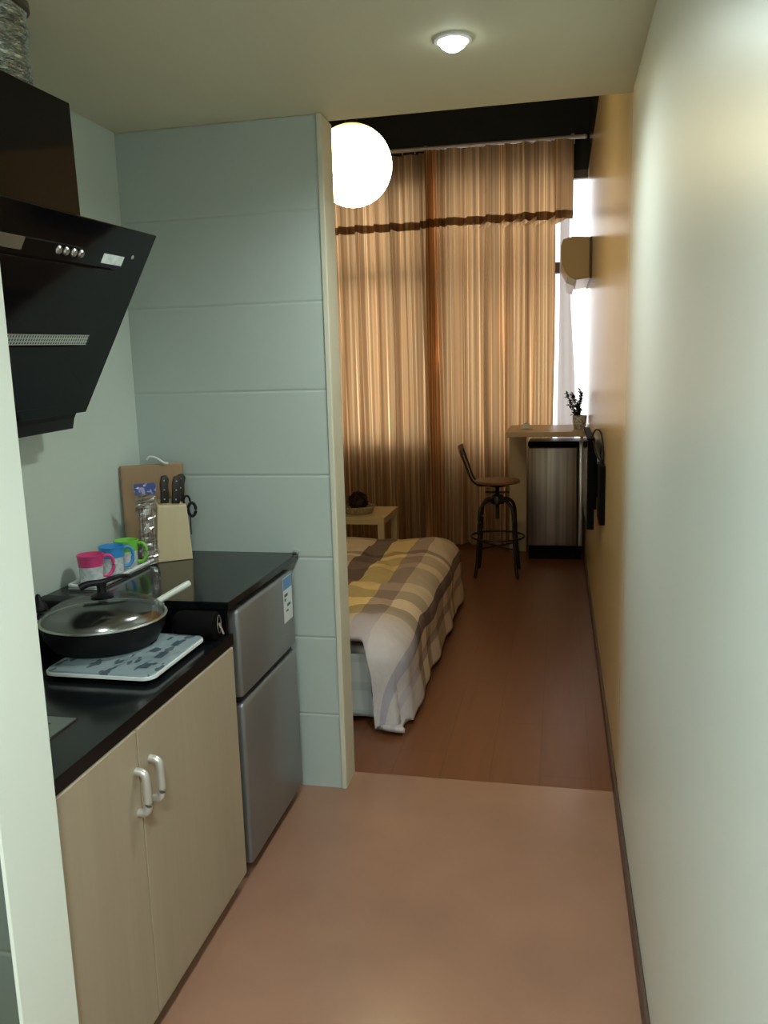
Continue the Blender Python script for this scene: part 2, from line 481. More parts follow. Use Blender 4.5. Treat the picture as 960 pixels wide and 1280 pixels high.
def partition(bm):
    box(bm, XB - .1, -.772, YP0, YP1, -.05, ZK, .004, 1)
    for f in bm.faces:
        f.material_index = 0 if f.normal.y < -.9 else 1
struct('wall_partition', B(partition), [M['tile'], M['cream']])
def near_wall(bm):
    box(bm, XK, -.886, 1.062, 1.2166, -.05, ZK, .004, 1)
    for f in bm.faces: f.material_index = 1 if f.normal.y < -.9 else 0
struct('wall_near', B(near_wall), [M['white_paint'], M['tile_dark']])
struct('trim_1', B(box, -.790, -.7715, YP0 - .006, YP0 + .0, 0, ZK, .003, 2), M['cream'])
struct('baseboard_right', B(box, XW - .012, XW, YB, YF - .15, 0, .06, .003, 1), M['base'])

# window wall: dark above the window, plain below the sill, glazing between
ZS, ZW = .85, 3.128
struct('wall_front', B(box, XB, XW, YF, YF + .15, -.05, ZS), M['sill'])
struct('wall_front_upper', B(box, XB, XW, YF, YF + .15, ZW, ZB), M['dark'])
def wframe(bm):
    y0, y1 = YF + .01, YF + .07
    xs = [XB + .01, -1.98, -1.26, -.54, XW - .004]
    for i, x in enumerate(xs[:4]):
        w = .018 if i == 0 else .004 if i == 4 else .03
        box(bm, x - w, x + w, y0, y1, ZS, ZW)
    for z in (ZS + .02, 2.363, ZW - .02): box(bm, XB, XW, y0, y1, z - .045, z + .045)
wf = struct('window_1', B(wframe), M['frame'])
obj('window_pane', B(box, XB + .02, XW - .02, YF + .038, YF + .042, ZS + .02, ZW - .02), M['pane'], wf)

# ------------------------------------------------------------------ kitchen: cabinet, worktops, fridge
XF = -.9175
cab = thing('base_cabinet', 'pale birch two-door base cabinet under the black worktop', 'cabinet', (-1.2, 1.66, 0))
def carc(bm):
    for y0, y1 in ((1.219, 1.235), (2.104, 2.12)): box(bm, XK + .01, XF - .02, y0, y1, .07, .775)
    box(bm, XK + .01, XF - .02, 1.235, 2.104, .07, .086); box(bm, XK + .002, XK + .01, 1.219, 2.12, .07, .775)
obj('carcass', B(carc), M['birch_edge'], cab)
for y0, y1, hy in ((1.222, 1.556, 1.541), (1.560, 2.120, 1.606)):
    d = obj('door', B(box, XF - .018, XF, y0, y1, .058, .775, .0015, 1), M['birch'], cab)
    hp = spline([(XF, hy, .585), (XF + .017, hy, .588), (XF + .024, hy, .603), (XF + .024, hy, .667), (XF + .017, hy, .682), (XF, hy, .685)], 6)
    obj('handle', B(tube, hp, .0095, 10), M['handle'], d, 40)
obj('plinth', B(box, XF - .06, XF - .035, 1.222, 2.10, 0, .068), M['birch'], cab)

def ctop(bm):
    x0, x1, y0, y1, z0, z1 = XK + .001, -.922, 1.218, 2.135, .777, .81
    hx0, hx1, hy0, hy1 = -1.43, -1.055, 1.235, 1.497
    box(bm, x0, hx0, y0, y1, z0, z1); box(bm, hx1, x1, y0, y1, z0, z1)
    box(bm, hx0, hx1, y0, hy0, z0, z1); box(bm, hx0, hx1, hy1, y1, z0, z1)
tag(obj('worktop', B(ctop), M['black_top']), 'long black polished worktop above the birch cabinet doors', 'worktop')
rt = thing('raised_worktop', 'raised black worktop section above the silver fridge against the tiled partition', 'worktop', (-1.22, 2.45, .81))
obj('slab', B(box, XK + .001, -.921, 2.115, YP0 - .001, .885, .909, .002, 1), M['black_top'], rt)
obj('riser', B(box, XK + .001, -.935, 2.119, 2.135, .811, .885), M['black_glass'], rt)
obj('end_clip', B(box, -.935, -.915, YP0 - .03, YP0 - .003, .9095, .918, .002, 1), M['chrome'], rt)

fr = thing('fridge', 'silver grey two-door fridge under the raised worktop beside the partition', 'fridge', (-1.2, 2.43, 0))
obj('body', B(box, XK + .02, -.975, 2.178, 2.692, .03, .872, .006, 2), M['fridge_side'], fr)
for nm, z0, z1 in (('door', .045, .572), ('freezer_door', .592, .866)):
    o = obj('door', B(box, -.968, -.9195, 2.178, 2.690, z0, z1, .012, 3), M['fridge'], fr, 40)
    if nm == 'freezer_door': top_door = o
obj('grip_strip', B(box, -.97, -.935, 2.19, 2.68, .573, .591), M['black'], fr)
lb = obj('energy_sticker', B(box, -.9193, -.9187, 2.575, 2.665, .70, .858), M['labelwhite'], top_door)
lb['label'] = 'blue and white energy sticker'
def ink(bm):
    for y0, y1, z0, z1 in ((2.585, 2.62, .79, .80), (2.585, 2.60, .775, .785), (2.61, 2.645, .752, .762), (2.60, 2.62, .735, .742)):
        box(bm, -.9187, -.9183, y0, y1, z0, z1)
obj('sticker_header', B(box, -.9187, -.9183, 2.577, 2.663, .815, .856), M['labelblue'], top_door)
obj('sticker_print', B(ink), M['labelink'], top_door)
for y in (2.22, 2.64):
    obj('foot', B(lathe, [(0, 0), (.02, 0), (.018, .032), (0, .032)], (-1.0, y, 0), 16), M['black'], fr)
obj('kick_plate', B(box, -.985, -.975, 2.19, 2.68, .012, .042), M['black'], fr)

# sink let into the worktop
sk = thing('kitchen_sink', 'stainless steel sink let into the black worktop beside the white wall end', 'sink', (-1.24, 1.37, .81))
def sinkrim(bm):
    x0, x1, y0, y1 = -1.445, -1.035, 1.222, 1.517
    a, b, c, d = -1.42, -1.075, 1.245, 1.485
    for q in ((x0, a, y0, y1), (b, x1, y0, y1), (a, b, y0, c), (a, b, d, y1)): box(bm, *q, .8105, .8145)
obj('rim', B(sinkrim), M['steel'], sk)
def basin(bm):
    a, b, c, d, zb = -1.42, -1.075, 1.245, 1.485, .66
    for q in ((a, a + .004, c, d, zb, .8105), (b - .004, b, c, d, zb, .8105), (a, b, c, c + .004, zb, .8105), (a, b, d - .004, d, zb, .8105), (a, b, c, d, zb - .004, zb)): box(bm, *q)
obj('basin', B(basin), M['steel'], sk)
obj('drain', B(lathe, [(0, .6605), (.035, .6605), (.04, .664), (.03, .6655), (0, .6645)], (-1.25, 1.36, 0), 24), M['chrome'], sk, 40)

# ------------------------------------------------------------------ hob, pan, lid
hb = thing('induction_hob', 'flat white-rimmed induction hob with grey printed glass on the black worktop', 'hob', (-1.11, 1.88, .8105))
def rrect(x0, x1, y0, y1, r, z, n=6):
    out = []
    for cx, cy, a in ((x1 - r, y1 - r, 0), (x0 + r, y1 - r, PI / 2), (x0 + r, y0 + r, PI), (x1 - r, y0 + r, 1.5 * PI)):
        for i in range(n + 1):
            t = a + PI / 2 * i / n; out.append((cx + r * math.cos(t), cy + r * math.sin(t), z))
    return out
obj('case', B(prism, rrect(-1.262, -.962, 1.722, 2.045, .03, .8225), (0, 0, .0077)), M['white'], hb)
obj('underside', B(box, -1.25, -.99, 1.745, 2.03, .8165, .8224, .002, 1), M['black'], hb)
obj('glass_top', B(prism, rrect(-1.258, -.967, 1.727, 2.040, .027, .8302), (0, 0, .005)), M['hobglass'], hb)
for x, y, a, b in ((-1.011, 1.79, .022, .035), (-1.011, 1.87, .022, .045), (-1.011, 1.965, .022, .04), (-1.05, 1.82, .01, .025), (-1.05, 1.91, .01, .025), (-1.05, 2.0, .01, .025)):
    obj('control_mark', B(box, x - a / 2, x + a / 2, y - b / 2, y + b / 2, .8353, .8357), M['labelink'], hb)
for x, y in ((-1.23, 1.76), (-1.23, 2.01), (-.995, 1.76), (-.995, 2.01)):
    obj('foot', B(lathe, [(0, .8101), (.012, .8101), (.012, .8165), (0, .8165)], (x, y, 0), 12), M['black'], hb)

PC = (-1.213, 1.945)
pan = thing('frying_pan', 'wide black frying pan with a pale handle sitting on the hob', 'pan', (*PC, .8357))
obj('bowl', B(lathe, [(0, .8358), (.128, .8358), (.140, .842), (.158, .872), (.166, .905), (.163, .907), (.155, .876), (.136, .848), (0, .842)], (*PC, 0), 48), M['black_matt'], pan, 35)
def pan_handle(bm):
    a, b = Vector((-1.130, 2.075, .912)), Vector((-1.072, 2.185, .944))
    pts = [a.lerp(b, i / 8) for i in range(9)]
    tube(bm, pts, .009, 12, radii=[.008, .009, .0095, .0095, .0095, .0098, .0102, .0105, .009])
h = obj('handle', B(pan_handle), M['paleh'], pan, 40); h['label'] = 'pale grey handle'
def bracket(bm):
    hexa(bm, (-1.128, 2.058, .873), (.016, .030, .002), (-.012, .006, 0), (.004, .008, .034), .003)
obj('handle_bracket', B(bracket), M['chrome'], pan)

lid = thing('pan_lid', 'domed glass lid with black knob covering the frying pan', 'lid', (*PC, .908))
obj('glass_dome', B(lathe, [(.163, .9095), (.159, .922), (.145, .937), (.118, .951), (.08, .961), (.04, .966), (0, .967)], (*PC, 0), 48), M['lidglass'], lid, 60)
obj('rim', B(lathe, [(.160, .9075), (.1675, .9075), (.169, .910), (.1665, .9135), (.160, .9125), (.160, .9075)], (*PC, 0), 48), M['chrome'], lid, 60)
def knob(bm):
    lathe(bm, [(0, .9665), (.028, .9665), (.031, .971), (.022, .975), (.013, .978), (.012, .992), (.016, 1.004), (0, 1.006)], (*PC, 0), 24)
obj('knob', B(knob), M['black'], lid, 40)
def knob_wing(bm):
    x, y = PC
    pts = spline([(x - .048, y - .028, .996), (x - .030, y - .016, 1.004), (x, y, 1.006), (x + .020, y + .018, 1.012), (x + .036, y + .042, 1.014), (x + .044, y + .075, 1.006)], 6)
    n = len(pts); tube(bm, pts, .01, 12, radii=[.0105 - .0055 * i / n for i in range(n)])
obj('knob_grip', B(knob_wing), M['black'], lid, 50)

# small pot with lid and a dark box behind the pan
sp = thing('saucepan', 'small dark saucepan with glass lid and pointed black knob behind the frying pan', 'pan', (-1.44, 1.985, .81))
c = (-1.44, 1.985)
obj('bowl', B(lathe, [(0, .8105), (.036, .8105), (.042, .82), (.045, .885), (.042, .886), (.039, .825), (0, .817)], (*c, 0), 32), M['black_matt'], sp, 35)
obj('lid_glass', B(lathe, [(.042, .888), (.035, .900), (.020, .908), (0, .91)], (*c, 0), 32), M['lidglass'], sp, 60)
obj('lid_rim', B(lathe, [(.040, .8865), (.046, .8865), (.046, .890), (.040, .890), (.040, .8865)], (*c, 0), 32), M['chrome'], sp, 60)
obj('lid_knob', B(lathe, [(0, .909), (.024, .910), (.022, .920), (.012, .932), (.006, .952), (0, .956)], (*c, 0), 20), M['black'], sp, 40)
tag(obj('storage_box', B(box, -1.505, -1.385, 2.042, 2.108, .8105, .918, .008, 3), M['black_matt'], None, 40),
    'small black box between the pink mug and the frying pan by the wall', 'box')

# pouch lying in front of the step
pc = thing('pouch', 'black cylindrical pouch with pale zip pull beside the hob at the step', 'pouch', (-1.0, 2.07, .81))
def pouch(bm):
    R = Matrix.Rotation(PI / 2, 4, 'Y')
    lathe(bm, [(0, -.055), (.030, -.055), (.038, -.048), (.041, -.03), (.041, .06), (.038, .068), (.030, .072), (0, .072)], (-1.01, 2.072, .8525), 28, R)
obj('case', B(pouch), M['black_cloth'], pc, 40)
obj('zip_loop', B(tube, [(-.934, 2.072 + .012 * math.cos(t), .858 + .026 * math.sin(t)) for t in [2 * PI * i / 20 for i in range(20)]], .0012, 6, True), M['chrome'], pc)
obj('zip_pull', B(hexa, (-.935, 2.066, .862), (.003, 0, 0), (0, .009, 0), (.006, .012, -.036), .001), M['stick'], pc)

# ------------------------------------------------------------------ tray and mugs
tr = thing('mug_tray', 'narrow white tray carrying three coloured mugs on the raised worktop', 'tray', (-1.432, 2.38, .909))
obj('base', B(box, -1.485, -1.382, 2.195, 2.535, .9095, .914, .002, 1), M['white'], tr)
def traylip(bm):
    tube(bm, rrect(-1.485, -1.382, 2.195, 2.535, .02, .921, 4), .0065, 8, True)
obj('lip', B(traylip), M['white'], tr, 60)
def make_mug(col, label):
    t = thing('mug', label, 'mug', (0, 0, 0), 'coloured mugs on the white tray')
    obj('body', B(lathe, [(0, 0), (.031, 0), (.034, .004), (.037, .062), (.034, .062), (.031, .008), (0, .006)], (0, 0, 0), 32), M['cupbody'], t, 35)
    obj('rim_band', B(lathe, [(.0375, .058), (.041, .092), (.042, .094), (.040, .095), (.0365, .07), (.034, .058), (.0375, .058)], (0, 0, 0), 32), M[col], t, 35)
    hp = spline([(.036, 0, .082), (.055, 0, .084), (.068, 0, .068), (.066, 0, .036), (.052, 0, .020), (.035, 0, .022)], 6)
    obj('handle', B(tube, hp, .0055, 10), M[col], t, 60)
    return t
for col, y, lab, rz in (('pink', 2.255, 'pink-rimmed mug at the near end of the white tray', .75),
                        ('blue', 2.380, 'blue-rimmed mug between the pink and green mugs on the tray', .8),
                        ('green', 2.475, 'green mug at the far end of the white tray', .15)):
    t = make_mug(col, lab); t.location = (-1.436, y, .9145); t.rotation_euler.z = rz

# ------------------------------------------------------------------ chopping board, knife block, packet
def diag(o, w, d, hgt, dirx=(.822, .569, 0)):
    """edge vectors for a block whose front runs along dirx"""
    e1 = Vector(dirx).normalized(); e2 = Vector((-e1.y, e1.x, 0))
    return Vector(o), e1 * w, e2 * d, Vector((0, 0, hgt))
cb = thing('chopping_board', 'brown wooden chopping board with wire hook leaning in the kitchen corner', 'chopping board', (-1.42, 2.66, .909))
o, e1, e2, e3 = diag((-1.494, 2.578, .9095), .22, .016, .335)
e3 = e3 + Vector((-.022, .032, 0)) * .8
obj('board', B(hexa, o, e1, e2, e3, .006, 2), M['board'], cb)
ct = o + e1 * .55 + e3
obj('hook', B(tube, spline([ct + Vector((-.03, 0, .015)), ct + Vector((-.018, 0, .026)), ct + Vector((.005, .003, .022)), ct + Vector((.03, .01, .004)), ct + Vector((.045, .015, .001))], 6), .004, 8), M['white'], cb, 60)

kb = thing('knife_block', 'pale wooden knife block in front of the chopping board', 'knife block', (-1.33, 2.60, .909))
o, e1, e2, _ = diag((-1.372, 2.560, .9095), .125, .062, .2)
up = Vector((-.010, .0, .2)); tin = Vector((.012, .008, 0))
e1n, e2n = e1.normalized(), e2.normalized()
def kblock(bm):
    a = [o, o + e1, o + e1 + e2, o + e2]
    top = [o + tin * 1.6 + up - e2n * .004, o + e1 - tin * .1 + up * .97 - e2n * .004, o + e1 - tin * .1 + e2 + up * 1.06, o + tin * 1.6 + e2 + up * 1.08]
    va = [bm.verts.new(p) for p in a]; vt = [bm.verts.new(p) for p in top]
    bm.faces.new(va[::-1]); bm.faces.new(vt)
    for i in range(4): bm.faces.new((va[i], va[(i + 1) % 4], vt[(i + 1) % 4], vt[i]))
    bmesh.ops.bevel(bm, geom=list(bm.edges), offset=.003, segments=2, profile=.5, affect='EDGES')
obj('block', B(kblock), M['block'], kb)
def make_knife(label):
    t = thing('kitchen_knife', label, 'knife', (0, 0, 0), 'kitchen knives in the block')
    def hnd(bm):
        prof = [(-.013, 0), (.014, 0), (.016, .02), (.014, .06), (.017, .085), (.009, .098), (-.009, .094), (-.014, .07), (-.0125, .03)]
        prism(bm, [(x, -.009, z) for x, z in prof], (0, .018, 0))
        bmesh.ops.bevel(bm, geom=list(bm.edges), offset=.003, segments=2, profile=.5, affect='EDGES')
    hd = obj('handle', B(hnd), M['knifeh'], t, 40)
    for z in (.015, .048, .08): obj('rivet', B(lathe, [(0, 0), (.0028, 0), (.002, .0012), (0, .0015)], (0, -.009, z), 10, Matrix.Rotation(PI / 2, 4, 'X')), M['chrome'], hd)
    obj('blade', B(box, -.006, .006, -.001, .001, -.004, .001), M['chrome'], t)
    return t
kp = make_knife('leftmost black-handled knife in the block, three pale rivets showing')
ang = math.atan2(e1.y, e1.x)
kspots = [(.050, .014, .206, .0, None), (.088, .012, .202, .05, 'middle black-handled knife standing in the wooden block'),
          (.106, .036, .206, .06, 'rightmost black-handled knife in the block, next to the scissors')]
for u, d, z, tl, lab in kspots:
    k = kp if lab is None else copy_tree(kp)
    k.location = o + e1n * u + e2n * d + Vector((0, 0, z)) + Vector((-.01, 0, 0)); k.rotation_euler = (0, tl + .05, ang)
    if lab: k['label'] = lab
ss = thing('scissors', 'black-handled scissors hung at the right side of the knife block', 'scissors', tuple(o + e1 + Vector((.0, 0, .1))))
sb = o + e1 + e2n * .02 + e1n * .004
def sring(bm):
    c1 = sb + Vector((.006, .004, .175))
    tube(bm, [c1 + e1n * (.013 * math.cos(t)) + Vector((0, 0, .024 * math.sin(t))) for t in [2 * PI * i / 18 for i in range(18)]], .0055, 8, True)
obj('handle', B(sring), M['black'], ss, 60)
def sring2(bm):
    c1 = sb + Vector((-.008, -.004, .205))
    tube(bm, [c1 + e1n * (.011 * math.cos(t)) + Vector((0, 0, .020 * math.sin(t))) for t in [2 * PI * i / 18 for i in range(18)]], .004, 8, True)
obj('handle', B(sring2), M['black'], ss, 60)
obj('blade', B(hexa, sb + Vector((-.002, 0, .085)), e1n * .003, e2n * .010, Vector((0, 0, .075))), M['iron'], ss)

up_ = thing('utensil_packet', 'clear plastic packet of chopsticks with blue header card beside the knife block', 'packet', (-1.392, 2.545, .909))
pb = Vector((-1.383, 2.528, .912)); lean = Vector((-.008, .02, .245))
def packet(bm):
    nu, nv = 10, 36; g = []
    for j in range(nv + 1):
        row = []
        for i in range(nu + 1):
            a = 2 * PI * i / nu; t = j / nv; w = .030 + .006 * math.sin(t * 9)
            p = pb + lean * t + e1n * (w * math.cos(a)) + e2n * (.010 * math.sin(a))
            p += Vector((noise.noise(p * 70), noise.noise(p * 70 + Vector((9, 1, 4))), 0)) * .009
            row.append(p)
        g.append([bm.verts.new(p) for p in row[:-1]])
    for j in range(nv):
        for i in range(nu): bm.faces.new((g[j][i], g[j][(i + 1) % nu], g[j + 1][(i + 1) % nu], g[j + 1][i]))
obj('film', B(packet), M['clear'], up_)
def chops(bm):
    for k in range(9):
        u = -.02 + .005 * k
        a = pb + e1n * u + e2n * (.003 * math.sin(k * 2.1)) + Vector((0, 0, .002)); tube(bm, [a, a + lean * .80 + e1n * (.002 * math.sin(k * 5))], .0028, 6)
obj('chopsticks', B(chops), M['chop'], up_, 60)
obj('header_card', B(hexa, pb + lean - e1n * .036 - e2n * .011, e1n * .072, -e2n * .0015, Vector((-.002, .002, .036))), M['header'], up_)

# ------------------------------------------------------------------ range hood
HY = 1.76
hd = thing('range_hood', 'large black slanted-glass range hood on the kitchen wall above the hob', 'range hood', (-1.3, HY, 1.68))
T0 = Vector((-1.10, 0, 1.925)); B0 = Vector((-1.375, 0, 1.442))
pv = (B0 - T0); PL = pv.length; pvn = pv.normalized(); pn = Vector((-pvn.z, 0, pvn.x))
if pn.x < 0: pn = -pn
def slab(bm, s0, s1, y0, y1, h0, h1, bev=.001):
    p = T0 + pvn * s0 + pn * h0; hexa(bm, (p.x, y0, p.z), pvn * (s1 - s0), (0, y1 - y0, 0), pn * (h1 - h0), bev)
Y0, Y1 = 1.32, 2.20
obj('glass_panel', B(slab, 0, PL, Y0, Y1, -.008, 0, .002), M['black_glass'], hd)
def hbody(bm):
    a = T0 + pvn * .06 - pn * .0085; b = B0 + pvn * .022 - pn * .0085
    poly = [(a.x, 1.36, a.z), (b.x, 1.36, b.z), (b.x - .008, 1.36, b.z - .030), (XK + .002, 1.36, b.z - .012), (XK + .002, 1.36, a.z - .02), (a.x - .06, 1.36, a.z)]
    prism(bm, poly, (0, 2.165 - 1.36, 0))
obj('body', B(hbody), M['black'], hd)
fl = obj('centre_flap', B(slab, .115, .298, 1.385, 2.045, .001, .012, .002), M['black_glass'], hd)
obj('filter_strip', B(slab, .301, .331, 1.385, 2.045, .001, .007, .001), M['mesh'], hd)
obj('lower_plate', B(slab, .335, .52, 1.385, 2.02, .001, .006, .002), M['black_glass'], hd)
bb = obj('light_bar', B(slab, .072, .102, 1.40, 1.650, .001, .004, .001), M['steel'], hd); bb['label'] = 'silver light bar'
for y in (1.785, 1.815, 1.847, 1.877):
    R = Vector((0, 0, 1)).rotation_difference(pn).to_matrix().to_4x4(); p = T0 + pvn * .088
    obj('button', B(lathe, [(0, 0), (.011, 0), (.011, .002), (.0075, .0055), (0, .006)], (p.x, y, p.z), 16, R), M['chrome'], hd, 40)
dsp = obj('display', B(slab, .075, .101, 1.975, 2.075, .0005, .002, .0005), M['display'], hd)
R = Vector((0, 0, 1)).rotation_difference(pn).to_matrix().to_4x4(); p = T0 + pvn * .072
obj('indicator', B(lathe, [(0, 0), (.006, 0), (.004, .002), (0, .002)], (p.x, 2.118, p.z), 12, R), M['chrome'], hd)
obj('chimney', B(box, XK + .002, -1.135, 1.50, 1.882, 1.86, 2.19, .002, 1), M['black_glass'], hd)
hd.rotation_euler.x = math.radians(1.6)

dc = thing('exhaust_duct', 'crinkled silver foil exhaust duct between range hood and ceiling', 'duct', (-1.25, 1.785, 2.19))
def duct(bm):
    prof = []; n = 44
    for i in range(n + 1):
        t = i / n; prof.append((.082 + (.0035 if i % 2 else -.0035) + .003 * noise.noise(Vector((i * .9, 0, 0))), 2.197 + t * .175))
    lathe(bm, prof, (-1.262, 1.765, 0), 48)
    for v in bm.verts:
        q = v.co * 26; v.co.x += .006 * noise.noise(q); v.co.y += .006 * noise.noise(q + Vector((5, 3, 1)))
obj('foil_hose', B(duct), M['foil'], dc, 40)
obj('collar', B(lathe, [(.086, 2.372), (.094, 2.374), (.094, 2.388), (.084, 2.389), (.084, 2.372), (.086, 2.372)], (-1.262, 1.765, 0), 40), M['ac_dark'], dc, 50)

# ------------------------------------------------------------------ lamps
DL = (-.276, 2.277)
def downlight(x, y, label):
    d = thing('downlight', label, 'ceiling light', (x, y, ZK), 'recessed ceiling downlights')
    obj('trim_ring', B(lathe, [(.038, -.001), (.050, -.001), (.049, -.006), (.040, -.009), (.037, -.004), (.038, -.001)], (x, y, ZK), 32), M['white'], d, 50)
    obj('lens', B(lathe, [(0, -.030), (.018, -.028), (.031, -.019), (.037, -.006), (.037, -.002), (0, -.002)], (x, y, ZK), 32), M['led'], d, 40)
    return d
downlight(*DL, 'small round lit downlight recessed in the kitchen ceiling')
def spot(name, loc, energy, col, size=150, blend=.9, r=.05):
    l = bpy.data.lights.new(name, 'SPOT'); l.energy = energy; l.color = col; l.spot_size = math.radians(size); l.spot_blend = blend; l.shadow_soft_size = r
    o = bpy.data.objects.new(name, l); COL.objects.link(o); o.location = loc; return o
spot('downlight_lamp', (DL[0], DL[1], ZK - .03), 62, (.88, 1.0, .94), 165, 1)
spot('entrance_fill', (-.22, .05, ZK - .03), 200, (.87, 1.0, .97), 165, 1, .12)  # unseen fill light added behind the camera to brighten jamb and right wall

GL = (-.922, 3.80, 2.468)
gl = thing('globe_pendant', 'glowing round globe pendant lamp hanging in the bedroom by the partition edge', 'pendant lamp', (GL[0], GL[1], GL[2]))
def globe(bm):
    n = 20; lathe(bm, [(max(0, .178 * math.sin(PI * i / n)) if 0 < i < n else 0, GL[2] - .178 * math.cos(PI * i / n)) for i in range(n + 1)], (GL[0], GL[1], 0), 40)
obj('shade', B(globe), M['globe'], gl, 60)
obj('cap', B(lathe, [(0, .172), (.03, .172), (.028, .20), (.01, .215), (0, .215)], GL, 20), M['black'], gl, 40)
obj('cord', B(tube, [(GL[0], GL[1], GL[2] + .21), (GL[0], GL[1], ZB - .03)], .003, 6), M['black'], gl)
obj('ceiling_rose', B(lathe, [(0, ZB - .03), (.05, ZB - .03), (.055, ZB - .001), (0, ZB - .001)], (GL[0], GL[1], 0), 24), M['black'], gl)

# ------------------------------------------------------------------ curtains
rod = thing('curtain_rail', 'thin pale metal curtain rail across the dark wall above the window', 'curtain rail', (-1.2, 7.12, 3.34))
obj('rail', B(tube, [(-2.66, 7.10, 3.36), (-1.3, 7.10, 3.352), (.165, 7.10, 3.345)], .017, 12), M['rod'], rod, 60)
obj('finial', B(lathe, [(0, 0), (.016, 0), (.020, .015), (.016, .034), (0, .04)], (.165, 7.10, 3.345), 16, Matrix.Rotation(PI / 2, 4, 'Y')), M['rod'], rod, 60)
for x in (-2.4, -1.1, .09):
    def br(bm, x=x):
        box(bm, x - .012, x + .012, 7.10, YF - .001, 3.362, 3.374); box(bm, x - .02, x + .02, YF - .008, YF - .001, 3.33, 3.40)
    obj('bracket', B(br), M['rod'], rod)

def fold(x, z):
    """depth of the curtain folds at x, gathering tighter to the rail"""
    q = x + .012 * math.sin(z * 1.7 + x * 3)
    f = .5 * math.sin(q * 2 * PI / .152 + .9 * math.sin(q * 5.1)) + .28 * math.sin(q * 2 * PI / .083 + 1.3 + 1.2 * math.sin(q * 3.3)) + .22 * math.sin(q * 2 * PI / .31 + 2)
    e = math.exp(-((x + 1.05) / .075) ** 2)
    return f * (1 - .5 * e) + .75 * e * math.sin(q * 2 * PI / .045)
def curtain_mesh(bm, x0, xr, z0, z1, y, amp, nx, nz, off=0.0, phase=0.0):
    g = []
    for j in range(nz + 1):
        t = j / nz; z = z0 + (z1 - z0) * t; row = []
        for i in range(nx + 1):
            u = i / nx; xe = xr(z) if callable(xr) else xr; x = x0 + (xe - x0) * u
            a = amp * (1.0 - .35 * max(0, (z - 2.6) / .8))
            f = fold(x, z) if phase == 0 else fold(x, z) * (1 - smooth(-.98, -.9, x)) + fold(x + phase, z) * smooth(-.98, -.9, x)
            row.append(bm.verts.new((x + .010 * math.sin(f * 2), y + off + a * f, z - (.008 * math.cos(f * 2) if j == 0 else 0))))
        g.append(row)
    for j in range(nz):
        for i in range(nx): bm.faces.new((g[j][i], g[j][i + 1], g[j + 1][i + 1], g[j + 1][i]))
def smooth(a, b, x):
    t = max(0, min(1, (x - a) / (b - a))); return t * t * (3 - 2 * t)
def right_edge(z): return -.045 + .135 * smooth(2.69, 2.735, z)
ZT = 3.325
for x0, xr, lab, ph in ((-2.62, -1.005, 'left golden brown curtain panel behind the bed', 0), (-1.095, right_edge, 'right golden brown curtain panel behind the bar stool and high table', .4)):
    yy = 7.145 if ph == 0 else 7.06
    c = thing('curtain', lab, 'curtain', (x0, 7.1, .03), 'golden brown curtains')
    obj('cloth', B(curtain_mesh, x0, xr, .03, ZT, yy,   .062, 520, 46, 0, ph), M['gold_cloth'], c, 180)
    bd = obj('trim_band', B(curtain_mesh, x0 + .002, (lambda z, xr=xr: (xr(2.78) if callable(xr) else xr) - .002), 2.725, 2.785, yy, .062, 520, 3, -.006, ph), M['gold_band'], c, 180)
    bd['label'] = 'dark woven band across the curtain'
    for k in range(15 if ph == 0 else 11):
        n_ = 15 if ph == 0 else 11; xx = x0 + .04 + (1.5 if ph == 0 else 1.08) * k / (n_ - 1)
        obj('hook', B(tube, circ((xx, 7.10, 3.338), .021, 12, 'x'), .003, 6, True), M['rod'], c, 60)
c = thing('sheer_curtain', 'bright white sheer curtain strip at the right end of the window', 'curtain', (.02, 7.17, .03))
def sheer(bm):
    curtain_mesh(bm, -.012, lambda z: .075 + .055 * smooth(2.6, 1.2, z), .03, 3.30, 7.175, .03, 90, 30, 0, 1.1)
obj('cloth', B(sheer), M['sheer'], c, 180)

# ------------------------------------------------------------------ air conditioner
ac = thing('air_conditioner', 'beige wall-mounted air conditioner seen end-on beside the window', 'air conditioner', (XW - .1, 6.5, 2.1))
def acbody(bm):
    w = XW - .002; y = 6.10
    poly = [(w - .012, y, 2.43), (w - .13, y, 2.44), (w - .195, y, 2.425), (w - .212, y, 2.38), (w - .205, y, 2.27), (w - .180, y, 2.20), (w - .145, y, 2.165), (w - .10, y, 2.145), (w - .012, y, 2.155)]
    prism(bm, poly, (0, .80, 0))
    es = [e for e in bm.edges if abs(e.verts[0].co.y - e.verts[1].co.y) < 1e-4]
    bmesh.ops.bevel(bm, geom=es, offset=.006, segments=2, profile=.5, affect='EDGES')
obj('casing', B(acbody), M['ac'], ac)
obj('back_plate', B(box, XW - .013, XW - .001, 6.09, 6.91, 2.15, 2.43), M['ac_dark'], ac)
obj('louvre', B(hexa, (XW - .165, 6.12, 2.178), (.055, 0, -.024), (0, .76, 0), (-.012, 0, -.05), .004), M['white'], ac)

# ------------------------------------------------------------------ high table, mini fridge, plant, napkin
ht = thing('high_table', 'light beech high table against the right wall by the window', 'table', (-.09, 6.68, 0))
obj('tabletop', B(box, -.395, .203, 6.20, 7.0, 1.030, 1.068, .003, 1), M['tabletop'], ht)
obj('leg_panel', B(box, -.405, -.262, 6.90, 6.935, 0, 1.0295, .002, 1), M['tabletop'], ht)
obj('wall_batten', B(box, .165, .203, 6.26, 6.98, .99, 1.0295), M['tabletop'], ht)

